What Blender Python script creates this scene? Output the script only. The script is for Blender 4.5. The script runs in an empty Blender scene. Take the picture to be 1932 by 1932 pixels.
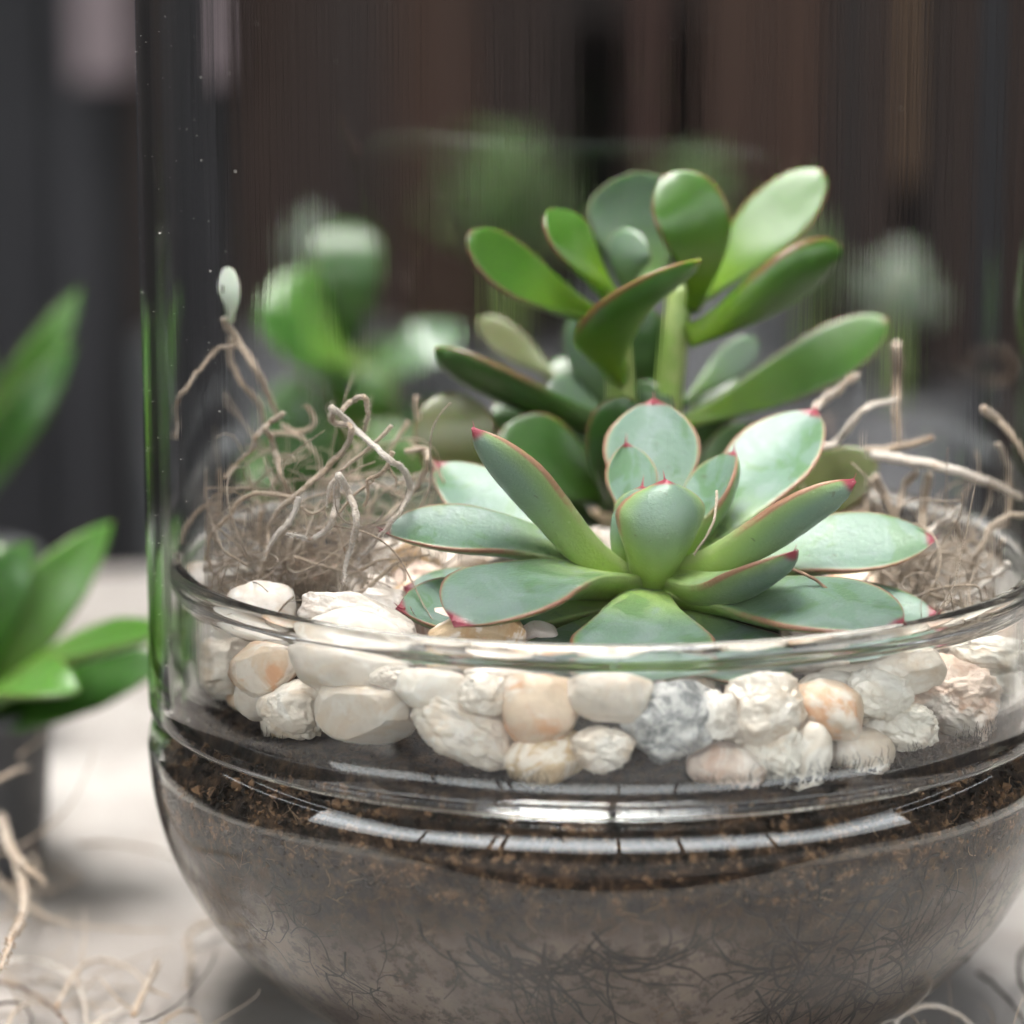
import bpy, bmesh, math, random
from mathutils import Vector, Matrix, noise
random.seed(7)
R = math.radians
sc = bpy.context.scene
C = sc.collection

# ------------------------------------------------------------------ camera, sky, sun, exposure
F = 6600.0; PITCH = R(11.3); CAM = Vector((-.0206, -.7585, .270))
cam_d = bpy.data.cameras.new('camera'); cam = bpy.data.objects.new('camera', cam_d); C.objects.link(cam)
cam.location = CAM; cam.rotation_euler = (R(90) - PITCH, 0, 0)
cam_d.sensor_width = 36; cam_d.lens = 36 * F / 1932
cam_d.clip_start = .02; cam_d.clip_end = 200
cam_d.dof.use_dof = True; cam_d.dof.focus_distance = .722; cam_d.dof.aperture_fstop = 6.6
sc.camera = cam

SUN_EL, SUN_AZ = R(76), R(215)          # azimuth clockwise from +Y: high, over the camera's left shoulder
world = bpy.data.worlds.new('World'); sc.world = world; world.use_nodes = True
wn = world.node_tree; wn.nodes.clear()
wo = wn.nodes.new('ShaderNodeOutputWorld'); wb = wn.nodes.new('ShaderNodeBackground')
sky = wn.nodes.new('ShaderNodeTexSky'); sky.sky_type = 'NISHITA'; sky.sun_disc = False
sky.sun_elevation = SUN_EL; sky.sun_rotation = SUN_AZ
sky.dust_density = 4; sky.air_density = 1.2; sky.ozone_density = 1
hs = wn.nodes.new('ShaderNodeHueSaturation'); hs.inputs['Saturation'].default_value = .15
wb.inputs['Strength'].default_value = .15
wn.links.new(sky.outputs[0], hs.inputs['Color']); wn.links.new(hs.outputs[0], wb.inputs['Color'])
wn.links.new(wb.outputs[0], wo.inputs['Surface'])
sd = bpy.data.lights.new('sun', 'SUN'); sd.energy = .55; sd.angle = R(35); sd.color = (1, .95, .88)
sun = bpy.data.objects.new('sun', sd); C.objects.link(sun)
sdir = Vector((math.sin(SUN_AZ) * math.cos(SUN_EL), math.cos(SUN_AZ) * math.cos(SUN_EL), math.sin(SUN_EL)))
sun.rotation_euler = sdir.to_track_quat('Z', 'Y').to_euler()
sc.view_settings.view_transform = 'Standard'; sc.view_settings.look = 'None'
sc.view_settings.exposure = 3.12; sc.view_settings.gamma = 1
sc.cycles.use_denoising = True
sc.cycles.max_bounces = 20; sc.cycles.transmission_bounces = 18; sc.cycles.glossy_bounces = 8
sc.cycles.diffuse_bounces = 4; sc.cycles.transparent_max_bounces = 8
sc.cycles.blur_glossy = .3; sc.cycles.sample_clamp_indirect = 6

# ------------------------------------------------------------------ where things stand
cP, sP = math.cos(PITCH), math.sin(PITCH)
RIGHT, UP, FWD = Vector((1, 0, 0)), Vector((0, sP, cP)), Vector((0, cP, -sP))
def ray(px, py):
    return RIGHT * ((px - 966) / F) + UP * (-(py - 966) / F) + FWD
def W(px, py, Y):
    d = ray(px, py); return CAM + d * ((Y - CAM.y) / d.y)
def Wz(px, py, z):
    d = ray(px, py); return CAM + d * ((z - CAM.z) / d.z)
def Wcyl(px, py, r):
    d = ray(px, py); a = d.x**2 + d.y**2; b = 2*(CAM.x*d.x + CAM.y*d.y); c = CAM.x**2 + CAM.y**2 - r*r
    q = b*b - 4*a*c
    t = (-b - math.sqrt(max(q, 0))) / (2*a)
    return CAM + d*t
def depth(p): return (p - CAM).dot(FWD)
U1 = .000119

# ------------------------------------------------------------------ helpers
def mesh_obj(name, verts, faces, mat, parent=None, smooth=True, loc=None, attrs=None):
    me = bpy.data.meshes.new(name)
    if loc is not None: verts = [Vector(v) - loc for v in verts]
    me.from_pydata([tuple(v) for v in verts], [], faces)
    if smooth: me.polygons.foreach_set('use_smooth', [True]*len(me.polygons))
    if attrs:
        for k, vals in attrs.items():
            a = me.attributes.new(k, 'FLOAT', 'POINT'); a.data.foreach_set('value', vals)
    me.materials.append(mat); me.update()
    o = bpy.data.objects.new(name, me); C.objects.link(o)
    if loc is not None: o.location = loc
    if parent is not None:
        o.parent = parent
        if loc is None: o.matrix_parent_inverse = Matrix.Translation(-parent.location)
        else: o.location = loc - parent.location
    return o
def tag(o, label=None, cat=None, group=None, kind=None):
    if label: o['label'] = label
    if cat: o['category'] = cat
    if group: o['group'] = group
    if kind: o['kind'] = kind
    return o
def thing(name, label, cat, loc, group=None):
    o = bpy.data.objects.new(name, None); o.empty_display_size = .01; o.location = loc; C.objects.link(o)
    return tag(o, label, cat, group)
def box(verts, faces, x0, x1, y0, y1, z0, z1):
    b = len(verts)
    verts += [(x0,y0,z0),(x1,y0,z0),(x1,y1,z0),(x0,y1,z0),(x0,y0,z1),(x1,y0,z1),(x1,y1,z1),(x0,y1,z1)]
    faces += [tuple(b+i for i in f) for f in ((0,3,2,1),(4,5,6,7),(0,1,5,4),(1,2,6,5),(2,3,7,6),(3,0,4,7))]
def catmull(pts, n):
    P = [Vector(p) for p in pts]; P = [P[0]*2 - P[1]] + P + [P[-1]*2 - P[-2]]
    out = []; segs = len(P) - 3
    for i in range(n):
        t = i/(n-1)*segs; k = min(int(t), segs-1); t -= k
        a, b, c, d = P[k:k+4]
        out.append(.5*((2*b) + (c-a)*t + (2*a-5*b+4*c-d)*t*t + (3*b-a-3*c+d)*t**3))
    return out
def tube(verts, faces, path, rad, sides=6, jit=0.0):
    n = len(path); base = len(verts)
    up = Vector((.3, .2, .93)); prev = None
    for i, p in enumerate(path):
        T = (path[min(i+1, n-1)] - path[max(i-1, 0)])
        T = T.normalized() if T.length > 1e-9 else Vector((1, 0, 0))
        if prev is None:
            A = up.cross(T)
            if A.length < .05: A = Vector((1, 0, 0)).cross(T)
        else: A = prev - T*prev.dot(T)
        A.normalize(); prev = A; B = T.cross(A)
        r = rad(i/(n-1)) if callable(rad) else rad
        for k in range(sides):
            a = 2*math.pi*k/sides; rr = r*(1 + jit*(random.random()-.5))
            verts.append(p + A*(rr*math.cos(a)) + B*(rr*math.sin(a)))
    for i in range(n-1):
        for k in range(sides):
            k2 = (k+1) % sides
            faces.append((base+i*sides+k, base+i*sides+k2, base+(i+1)*sides+k2, base+(i+1)*sides+k))
    faces.append(tuple(base+k for k in range(sides))[::-1])
    faces.append(tuple(base+(n-1)*sides+k for k in range(sides)))
def lathe(profile, seg, closed=True, wob=None):
    verts, faces = [], []; n = len(profile)
    for s in range(seg):
        a = 2*math.pi*s/seg; c, sn = math.cos(a), math.sin(a)
        for (r, z) in profile:
            if wob: r, z = wob(r, z, a)
            verts.append((r*c, r*sn, z))
    m = n if closed else n-1
    for s in range(seg):
        s2 = (s+1) % seg
        for i in range(m):
            j = (i+1) % n
            faces.append((s*n+i, s2*n+i, s2*n+j, s*n+j))
    return verts, faces

# ------------------------------------------------------------------ materials
class NT:
    def __init__(s, name):
        s.m = bpy.data.materials.new(name); s.m.use_nodes = True; s.t = s.m.node_tree; s.t.nodes.clear()
        s.out = s.n('ShaderNodeOutputMaterial')
    def n(s, typ, **kw):
        nd = s.t.nodes.new(typ)
        for k, v in kw.items(): setattr(nd, k, v)
        return nd
    def set(s, nd, name, v):
        i = nd.inputs[name]
        if isinstance(v, bpy.types.NodeSocket): s.t.links.new(v, i)
        else:
            if isinstance(v, tuple) and len(v) == 3 and i.type == 'RGBA': v = (*v, 1)
            i.default_value = v
    def math(s, op, a, b=0.0, clamp=False):
        nd = s.n('ShaderNodeMath', operation=op, use_clamp=clamp); s.set(nd, 0, a); s.set(nd, 1, b); return nd.outputs[0]
    def mix(s, f, a, b, mode='MIX'):
        nd = s.n('ShaderNodeMix', data_type='RGBA', blend_type=mode)
        s.set(nd, 0, f); s.set(nd, 6, a); s.set(nd, 7, b); return nd.outputs[2]
    def ss(s, x, lo, hi):
        nd = s.n('ShaderNodeMapRange', interpolation_type='SMOOTHSTEP')
        s.set(nd, 0, x); s.set(nd, 1, lo); s.set(nd, 2, hi); return nd.outputs[0]
    def co(s, scale=(1, 1, 1), kind='Object', loc=None):
        t = s.n('ShaderNodeTexCoord'); m = s.n('ShaderNodeMapping'); s.t.links.new(t.outputs[kind], m.inputs[0])
        s.set(m, 'Scale', tuple(scale))
        if loc is not None: s.set(m, 'Location', loc)
        return m.outputs[0]
    def noise(s, vec, scale, detail=4, rough=.55, dist=0.0):
        nd = s.n('ShaderNodeTexNoise'); s.set(nd, 'Vector', vec); s.set(nd, 'Scale', scale)
        s.set(nd, 'Detail', detail); s.set(nd, 'Roughness', rough); s.set(nd, 'Distortion', dist); return nd.outputs[0]
    def attr(s, name):
        return s.n('ShaderNodeAttribute', attribute_name=name).outputs['Fac']
    def bump(s, h, strength, dist):
        nd = s.n('ShaderNodeBump'); s.set(nd, 'Height', h); s.set(nd, 'Strength', strength); s.set(nd, 'Distance', dist); return nd.outputs[0]
    def bsdf(s, **kw):
        nd = s.n('ShaderNodeBsdfPrincipled')
        for k, v in kw.items(): s.set(nd, k.replace('_', ' '), v)
        s.t.links.new(nd.outputs[0], s.out.inputs[0]); return nd
    def rnd(s): return s.n('ShaderNodeObjectInfo').outputs['Random']

def glass_mat(name, col, streak, ior=1.5):
    m = NT(name)
    v = m.co((1, 1, .018)); n1 = m.noise(v, 110, 5, .6)
    v2 = m.co((1, 1, .10)); n2 = m.noise(v2, 25, 2, .5)
    h = m.math('ADD', m.math('MULTIPLY', n1, .35), n2)
    g = m.n('ShaderNodeBsdfGlass'); m.set(g, 'Color', col); m.set(g, 'IOR', ior); m.set(g, 'Roughness', 0.0)
    m.set(g, 'Normal', m.bump(h, streak, .002))
    m.t.links.new(g.outputs[0], m.out.inputs[0]); return m.m
M_glass = glass_mat('cylinder_glass', (1, 1, 1), .035)
M_bowl = glass_mat('bowl_glass', (.99, 1, .992), .010, 1.54)

def pebble_mat(name, base, tint, tintf, rough_b, translucent=.0):
    m = NT(name); v = m.co(); r = m.rnd()
    off = m.n('ShaderNodeVectorMath', operation='ADD'); m.set(off, 0, v)
    cx = m.n('ShaderNodeCombineXYZ'); m.set(cx, 0, m.math('MULTIPLY', r, 3)); m.set(cx, 1, r); m.t.links.new(cx.outputs[0], off.inputs[1])
    v = off.outputs[0]
    n1 = m.noise(v, 130, 4, .6, .6); n2 = m.noise(v, 900, 5, .7); n3 = m.noise(v, 320, 3, .5); n4 = m.noise(v, 60, 6, .7, 1.5)
    c = m.mix(m.math('MULTIPLY', m.ss(n1, .46, .66), tintf), base, tint)
    c = m.mix(m.math('MULTIPLY', m.ss(n4, .56, .66), .20), c, tuple(x*.62 for x in tint))
    c = m.mix(m.math('MULTIPLY', m.ss(n4, .50, .42), .6), c, (.84, .805, .75))
    c = m.mix(m.math('MULTIPLY', m.ss(n3, .56, .75), .3), c, tuple(min(1, x*.72) for x in base))
    c = m.mix(m.math('MULTIPLY', m.ss(n2, .66, .78), .55), c, tuple(x*.35 for x in tint))
    h = m.math('ADD', n3, m.math('MULTIPLY', n2, .6))
    m.bsdf(Base_Color=c, Roughness=.5, Normal=m.bump(h, rough_b, .0007), Subsurface_Weight=translucent,
           Subsurface_Radius=(.004, .003, .002), Subsurface_Scale=1.0)
    return m.m
PEB = {
 'white':  pebble_mat('white_stone', (0.742, 0.665, 0.577), (0.680, 0.532, 0.391), .6, .25, .1),
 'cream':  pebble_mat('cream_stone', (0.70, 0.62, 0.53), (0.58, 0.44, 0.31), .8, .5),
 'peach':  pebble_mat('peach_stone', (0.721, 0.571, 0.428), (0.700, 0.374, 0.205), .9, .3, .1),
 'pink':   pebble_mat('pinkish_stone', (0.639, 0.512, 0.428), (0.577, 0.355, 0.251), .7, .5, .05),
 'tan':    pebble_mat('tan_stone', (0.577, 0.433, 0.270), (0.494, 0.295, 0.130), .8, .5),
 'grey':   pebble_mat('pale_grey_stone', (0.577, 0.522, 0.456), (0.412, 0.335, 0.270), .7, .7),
 'chalk':  pebble_mat('chalky_stone', (0.76, 0.71, 0.63), (0.639, 0.483, 0.335), .7, .6),
}
def rock_mat():
    m = NT('veined_grey_stone'); v = m.co()
    w = m.noise(v, 140, 6, .65, 2.5); n2 = m.noise(v, 700, 4, .7)
    c = m.mix(m.ss(w, .38, .6), (.17, .18, .185), (.55, .54, .52))
    c = m.mix(m.math('MULTIPLY', m.ss(n2, .55, .75), .5), c, (.12, .12, .12))
    m.bsdf(Base_Color=c, Roughness=.6, Normal=m.bump(m.math('ADD', w, n2), .6, .001)); return m.m
PEB['rock'] = rock_mat()

def soil_mat():
    m = NT('brown_soil'); v = m.co()
    n1 = m.noise(v, 260, 6, .75); n2 = m.noise(v, 900, 4, .7); n3 = m.noise(m.co((1, 1, 1)), 35, 3)
    c = m.mix(m.ss(n1, .38, .66), (.006, .003, .002), (.075, .04, .02))
    c = m.mix(m.math('MULTIPLY', m.ss(n2, .62, .74), .6), c, (.20, .115, .06))
    # soil paler low in the bowl: mirrored table haze put into its colour
    sep = m.n('ShaderNodeSeparateXYZ'); m.t.links.new(m.co(), sep.inputs[0])
    low = m.math('ADD', m.math('SUBTRACT', .0555, sep.outputs[2]), m.math('MULTIPLY', m.math('SUBTRACT', n3, .5), .03))
    f = m.ss(low, -.003, .010)
    pale = m.mix(m.ss(n3, .35, .65), (.090, .062, .048), (.22, .165, .13))
    pale = m.mix(m.math('MULTIPLY', m.ss(n1, .48, .60), .8), pale, (.018, .011, .007))
    pale = m.mix(m.math('MULTIPLY', m.ss(n2, .55, .75), .5), pale, (.20, .135, .09))
    c = m.mix(f, c, pale)
    m.bsdf(Base_Color=c, Roughness=.9, Normal=m.bump(m.math('ADD', n1, n2), .8, .0015)); return m.m
M_soil = soil_mat()

def plain(name, col, rough=.6, col2=None, sc_=40, bs=0, stretch=(1, 1, 1), lo=.4, hi=.6, spec=None):
    m = NT(name); v = m.co(stretch); n = m.noise(v, sc_, 5, .6)
    c = m.mix(m.ss(n, lo, hi), col, col2 or tuple(x*.7 for x in col))
    kw = dict(Base_Color=c, Roughness=rough)
    if spec is not None: kw['Specular_IOR_Level'] = spec
    if bs: kw['Normal'] = m.bump(n, bs, .001)
    m.bsdf(**kw); return m.m
def root_mat(name, a, b):
    return plain(name, a, .8, b, 300, .3)
M_root = root_mat('root_brown', (.006, .0035, .002), (.022, .012, .008))

def moss_mat(name, a, b, c3):
    m = NT(name); v = m.co()
    n1 = m.noise(v, 60, 3); n2 = m.noise(v, 1400, 3, .7); n3 = m.noise(v, 200, 3, .6)
    c = m.mix(m.ss(n1, .4, .62), a, b); c = m.mix(m.math('MULTIPLY', m.ss(n3, .58, .7), .8), c, c3)
    c = m.mix(m.math('MULTIPLY', m.ss(n2, .5, .7), .55), c, tuple(min(1, x*1.5) for x in a))
    m.bsdf(Base_Color=c, Roughness=.85, Normal=m.bump(n2, .9, .0008), Sheen_Weight=.35, Sheen_Roughness=.5)
    return m.m
M_moss = moss_mat('dry_moss', (.32, .255, .185), (.26, .19, .125), (.22, .12, .055))
M_mosslight = moss_mat('pale_moss', (.46, .42, .365), (.37, .31, .245), (.29, .19, .11))
M_mossfine = moss_mat('fine_dry_moss', (.29, .23, .165), (.19, .135, .085), (.13, .075, .036))

def echeveria_mat():
    m = NT('blue_green_leaf'); u = m.attr('along'); vv = m.attr('across'); side = m.attr('side')
    v = m.co(); r = m.rnd()
    n1 = m.noise(v, 75, 4, .6, 1.2); n2 = m.noise(v, 1500, 3, .6); n3 = m.noise(v, 420, 4, .6, .5)
    av = m.math('ABSOLUTE', vv)
    top = m.mix(m.ss(u, .10, .60), (.215, .315, .08), (.108, .172, .130))
    top = m.mix(m.math('MULTIPLY', m.ss(n1, .55, .60), .6), top, (.065, .135, .05))       # wax rubbed off
    top = m.mix(m.math('MULTIPLY', m.ss(n1, .47, .38), .6), top, (.155, .21, .19))      # thicker bloom
    bot = m.mix(m.ss(u, .1, .8), (.21, .31, .055), (.125, .19, .14))
    bot = m.mix(m.math('MULTIPLY', m.ss(av, .55, .95), .55), bot, (.19, .29, .06))
    c = m.mix(m.ss(side, -.25, .12), bot, top)
    rim = m.math('MULTIPLY', m.ss(av, .78, .90), m.math('MULTIPLY', m.ss(side, .5, .2), m.ss(side, -.5, -.2)))
    c = m.mix(m.math('MULTIPLY', rim, .6), c, (.25, .31, .13))                            # pale green line inside the margin
    redm = m.math('MULTIPLY', m.ss(av, .92, .97), m.ss(m.math('ADD', u, m.math('MULTIPLY', n3, .35)), .52, .78))
    c = m.mix(m.math('MULTIPLY', redm, .65), c, (.27, .05, .06))
    c = m.mix(m.ss(u, .945, .975), c, (.20, .022, .04))
    c = m.mix(m.math('MULTIPLY', m.ss(n2, .36, .28), .22), c, (.40, .45, .34))
    c = m.mix(m.math('MULTIPLY', m.ss(n3, .67, .71), .5), c, (.07, .06, .035))
    hsv = m.n('ShaderNodeHueSaturation'); m.set(hsv, 'Color', c); m.set(hsv, 'Value', m.math('ADD', .88, m.math('MULTIPLY', r, .2)))
    rough = m.math('ADD', .44, m.math('MULTIPLY', m.ss(n1, .45, .6), -.12))
    m.bsdf(Base_Color=hsv.outputs[0], Roughness=rough, Normal=m.bump(m.math('ADD', n3, m.math('MULTIPLY', n2, .8)), .3, .0006),
           Subsurface_Weight=.15, Subsurface_Radius=(.0012, .003, .0008), Subsurface_Scale=1.0, Specular_IOR_Level=.4)
    return m.m
M_ech = echeveria_mat()

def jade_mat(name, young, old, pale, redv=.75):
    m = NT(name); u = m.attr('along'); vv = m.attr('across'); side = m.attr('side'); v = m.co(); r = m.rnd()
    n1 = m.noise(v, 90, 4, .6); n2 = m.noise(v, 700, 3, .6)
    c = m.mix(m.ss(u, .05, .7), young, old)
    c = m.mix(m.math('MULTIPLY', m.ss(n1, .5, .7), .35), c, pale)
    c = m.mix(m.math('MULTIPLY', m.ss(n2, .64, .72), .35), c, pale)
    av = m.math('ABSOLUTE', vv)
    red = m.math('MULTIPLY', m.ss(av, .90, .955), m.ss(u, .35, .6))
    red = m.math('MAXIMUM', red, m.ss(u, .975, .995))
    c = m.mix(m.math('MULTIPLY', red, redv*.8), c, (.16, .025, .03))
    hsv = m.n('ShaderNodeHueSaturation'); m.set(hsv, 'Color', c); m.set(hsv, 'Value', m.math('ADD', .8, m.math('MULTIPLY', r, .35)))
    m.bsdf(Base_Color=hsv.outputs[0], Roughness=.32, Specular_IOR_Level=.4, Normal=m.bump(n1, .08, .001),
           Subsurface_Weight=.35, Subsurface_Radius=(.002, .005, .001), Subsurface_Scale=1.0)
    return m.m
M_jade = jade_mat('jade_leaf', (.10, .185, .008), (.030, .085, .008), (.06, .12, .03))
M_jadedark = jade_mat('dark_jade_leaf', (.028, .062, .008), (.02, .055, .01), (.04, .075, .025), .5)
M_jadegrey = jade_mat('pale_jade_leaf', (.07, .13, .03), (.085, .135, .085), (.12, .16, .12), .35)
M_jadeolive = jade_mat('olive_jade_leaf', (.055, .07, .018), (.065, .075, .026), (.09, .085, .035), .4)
M_stem = plain('green_stem', (.15, .24, .05), .45, (.22, .28, .09), 120, .2)

# ------------------------------------------------------------------ leaf builder
def interp(tab, u):
    for (a, x), (b, y) in zip(tab, tab[1:]):
        if u <= b:
            t = (u-a)/(b-a); return x + (y-x)*t
    return tab[-1][1]
P_ECH = [(0,.36),(.15,.40),(.3,.52),(.45,.70),(.58,.88),(.64,.97),(.70,1),(.77,.96),(.83,.85),(.885,.68),(.925,.50),(.955,.32),(.973,.17),(.986,.08),(1,.012)]
P_HEART = [(0,.50),(.15,.60),(.3,.74),(.45,.88),(.58,.97),(.68,1),(.76,.97),(.84,.84),(.90,.64),(.94,.42),(.968,.22),(.985,.09),(1,.012)]
T_ECH = [(0,1),(.3,1),(.6,.85),(.85,.55),(.93,.36),(.97,.16),(1,.02)]
P_JADE = [(0,.22),(.1,.25),(.22,.42),(.38,.70),(.52,.90),(.65,1),(.76,.97),(.85,.84),(.92,.63),(.965,.40),(.99,.19),(1,.03)]
T_JADE = [(0,1),(.4,1),(.8,.8),(.95,.5),(1,.06)]
P_BLADE = [(0,.7),(.2,.85),(.5,1),(.7,.9),(.85,.6),(.95,.25),(1,.03)]
def leaf(p0, p1, p2, hw, th, hint, mat, parent, prof=P_ECH, tprof=T_ECH, cup=.12, nu=34, nv=22, twist=0., name='leaf', wave=.0, label=None, spike=0):
    p0, p1, p2 = Vector(p0), Vector(p1), Vector(p2)
    us = [1-(1-i/(nu-1))**1.35 for i in range(nu)]
    sd_ = random.uniform(0, 50)
    verts, faces = [], []; al, ac, si = [], [], []
    for u in us:
        c = p0*((1-u)*(1-2*u)) + p1*(4*u*(1-u)) + p2*(u*(2*u-1))
        T = (p0*(4*u-3) + p1*(4-8*u) + p2*(4*u-1)).normalized()
        Nn = Vector(hint) - T*T.dot(Vector(hint)); Nn.normalize()
        B = T.cross(Nn)
        if twist:
            q = Matrix.Rotation(twist*u, 3, T); Nn = q @ Nn; B = q @ B
        w = hw*interp(prof, u); t = th*interp(tprof, u)
        w *= 1 + .05*noise.noise(Vector((u*3, sd_, 0)))
        for k in range(nv):
            a = 2*math.pi*k/nv; x = math.cos(a); y = math.sin(a)
            xx = x
            off = cup*w*(xx*xx) + wave*hw*noise.noise(Vector((u*2.5, xx*.8, sd_)))
            if y >= 0: off += t*.22*(y**.8)
            else: off -= t*((-y)**1.15)*(1-.15*xx*xx)
            verts.append(c + B*(w*xx) + Nn*off); al.append(u); ac.append(x); si.append(y)
    for i in range(nu-1):
        for k in range(nv):
            k2 = (k+1) % nv
            faces.append((i*nv+k, (i+1)*nv+k, (i+1)*nv+k2, i*nv+k2))
    faces.append(tuple(range(nv))); faces.append(tuple((nu-1)*nv+k for k in range(nv))[::-1])
    if spike:
        base = verts[(nu-4)*nv:(nu-3)*nv]; c0 = sum(base, Vector())/nv; r0 = .00045
        dd = (T*.75 + Nn*.35 + Vector((0, 0, .25))).normalized(); k0 = len(verts)
        tube(verts, faces, [c0, c0+T*.0006, c0+T*.001+dd*.0006, c0+T*.001+dd*spike], lambda t: r0*(1-t)**1.2+.00002, 8)
        n_ = len(verts)-k0; al += [1.0]*n_; ac += [0.0]*n_; si += [0.0]*n_
    o = mesh_obj(name, verts, faces, mat, parent, attrs={'along': al, 'across': ac, 'side': si})
    if label: o['label'] = label
    return o

# ------------------------------------------------------------------ the setting
def table_mat():
    m = NT('weathered_tabletop'); v = m.co()
    n1 = m.noise(v, 7, 5, .6, .5); n2 = m.noise(v, 45, 5, .65); n3 = m.noise(v, 400, 4, .7)
    c = m.mix(m.ss(n1, .38, .62), (.35, .332, .31), (.215, .195, .178))
    c = m.mix(m.math('MULTIPLY', m.ss(n2, .52, .68), .45), c, (.20, .165, .14))
    c = m.mix(m.math('MULTIPLY', m.ss(n3, .6, .72), .35), c, (.15, .13, .115))
    m.bsdf(Base_Color=c, Roughness=.7, Normal=m.bump(m.math('ADD', n2, n3), .4, .001)); return m.m
vs, fs = [], []
t0 = thing('potting_table', 'whitish weathered tabletop under the terrarium and the nursery pot', 'table', (0, 0, -.04))
box(vs, fs, -.29, .31, -.45, .485, -.04, 0)
mesh_obj('tabletop', vs, fs, table_mat(), t0, False)
M_leg = plain('grey_wood', (.22, .20, .18), .7, (.13, .12, .11), 30, .4, (1, 1, .1))
for x in (-.27, .22):
    for y in (-.42, .40):
        vs, fs = [], []; box(vs, fs, x, x+.07, y, y+.07, -.78, -.041); mesh_obj('leg', vs, fs, M_leg, t0, False)
vs, fs = [], []; box(vs, fs, -40, 40, -40, 40, -.9, -.78)
tag(mesh_obj('ground', vs, fs, plain('dark_ground', (.06, .05, .042), .9, (.035, .03, .027), 3, .5), None, False), kind='structure')

vs, fs = [], []; box(vs, fs, -.27, .29, -.37, -.225, .001, .013)  # unseen tray, added so the bowl mirrors a dark band
tag(mesh_obj('added_dark_tray', vs, fs, plain('dark_tray', (.02, .018, .017), .8, (.035, .03, .028), 40), None, False),
    'unseen low dark tray added in front of the bowl to be mirrored as a dark band', 'tray')

# board fence far behind
def board_mat(name, a, b):
    ks = (.42, .285, .19) if 'brown' in name or 'red' in name or 'pale' in name else (.46, .44, .43) if 'blush' not in name else (.8, .8, .8)
    a = tuple(x*k for x, k in zip(a, ks)); b = tuple(x*k for x, k in zip(b, ks))
    return plain(name, a, .8, b, 9, .5, (4, 4, .25), .35, .65)
BM = {'dark_gap': board_mat('dark_gap_board', (.006, .005, .005), (.003, .003, .003)), 'char': board_mat('charcoal_board', (.028, .029, .034), (.015, .0155, .019)),  # first one fills a gap between boards, the gap's shade put into its colour
      'grey': board_mat('grey_board', (.052, .053, .060), (.034, .035, .040)),
      'dark': board_mat('dark_brown_board', (.035, .022, .016), (.016, .010, .008)),
      'brown': board_mat('brown_board', (.085, .048, .027), (.05, .028, .016)),
      'mid': board_mat('dull_brown_board', (.06, .038, .027), (.032, .02, .015)),
      'rust': board_mat('reddish_board', (.085, .04, .025), (.045, .02, .013)),
      'pale': board_mat('pale_board', (.22, .19, .13), (.15, .12, .085)),
      'blush': board_mat('blush_board', (.24, .19, .195), (.16, .125, .13))}
FY = 1.25
fence = thing('board_fence', 'dark upright timber boards far behind the terrarium, out of focus', 'fence', (0, FY, -.78))
bl = [(-900,-700,'char'),(-690,-520,'mid'),(-505,-330,'char'),(-320,-160,'grey'),(-150,-8,'char'),(0,52,'grey'),(60,112,'char'),(120,196,'grey'),(200,268,'dark_gap'),(262,330,'mid'),(338,420,'mid'),(430,520,'mid'),
      (528,640,'dark'),(648,728,'mid'),(736,890,'brown'),(905,985,'mid'),(1000,1062,'dark'),(1190,1262,'rust'),(1340,1470,'brown'),(1475,1600,'brown'),
      (1612,1700,'dark'),(1708,1770,'mid'),(1782,1828,'pale'),(1845,1905,'dark'),(1915,2010,'mid'),(2020,2150,'char'),(2160,2300,'mid'),(2315,2500,'dark'),(2510,2700,'mid'),(2710,2900,'char')]
for i, (a, b, k) in enumerate(bl):
    x0 = W(a, 500, FY).x; x1 = W(b, 500, FY).x; vs, fs = [], []
    dy = random.uniform(-.006, .006); z0 = -.78; z1 = 1.05 if k != 'pale' else .9
    if k == 'pale': z0 = W(1800, 340, FY).z
    box(vs, fs, x0, x1, FY+dy, FY+dy+.022, z0, z1 + random.uniform(-.01, .01)); mesh_obj('board', vs, fs, BM[k], fence, False)
for z in (-.4, .15, .85):
    vs, fs = [], []; box(vs, fs, W(-950, 500, FY).x, W(2950, 500, FY).x, FY+.03, FY+.07, z, z+.08); mesh_obj('rail', vs, fs, BM['dark'], fence, False)
# a blush-coloured panel hanging on the fence, upper left
vs, fs = [], []; a = W(140, -60, FY-.04); b = W(252, 150, FY-.04)
box(vs, fs, a.x, b.x, FY-.05, FY-.02, b.z, a.z+.02)
tag(mesh_obj('hanging_panel', vs, fs, BM['blush'], None, False), 'pale pinkish panel hung on the dark fence at the upper left', 'panel')
# dark hedge-like screen that closes the yard behind the fence
vs, fs = [], []; box(vs, fs, -6, 6, 1.7, 1.8, -.78, 1.7)
tag(mesh_obj('back_wall', vs, fs, plain('black_wall', (.014, .012, .012), .9, (.02, .017, .015), 2)), kind='structure')

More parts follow.
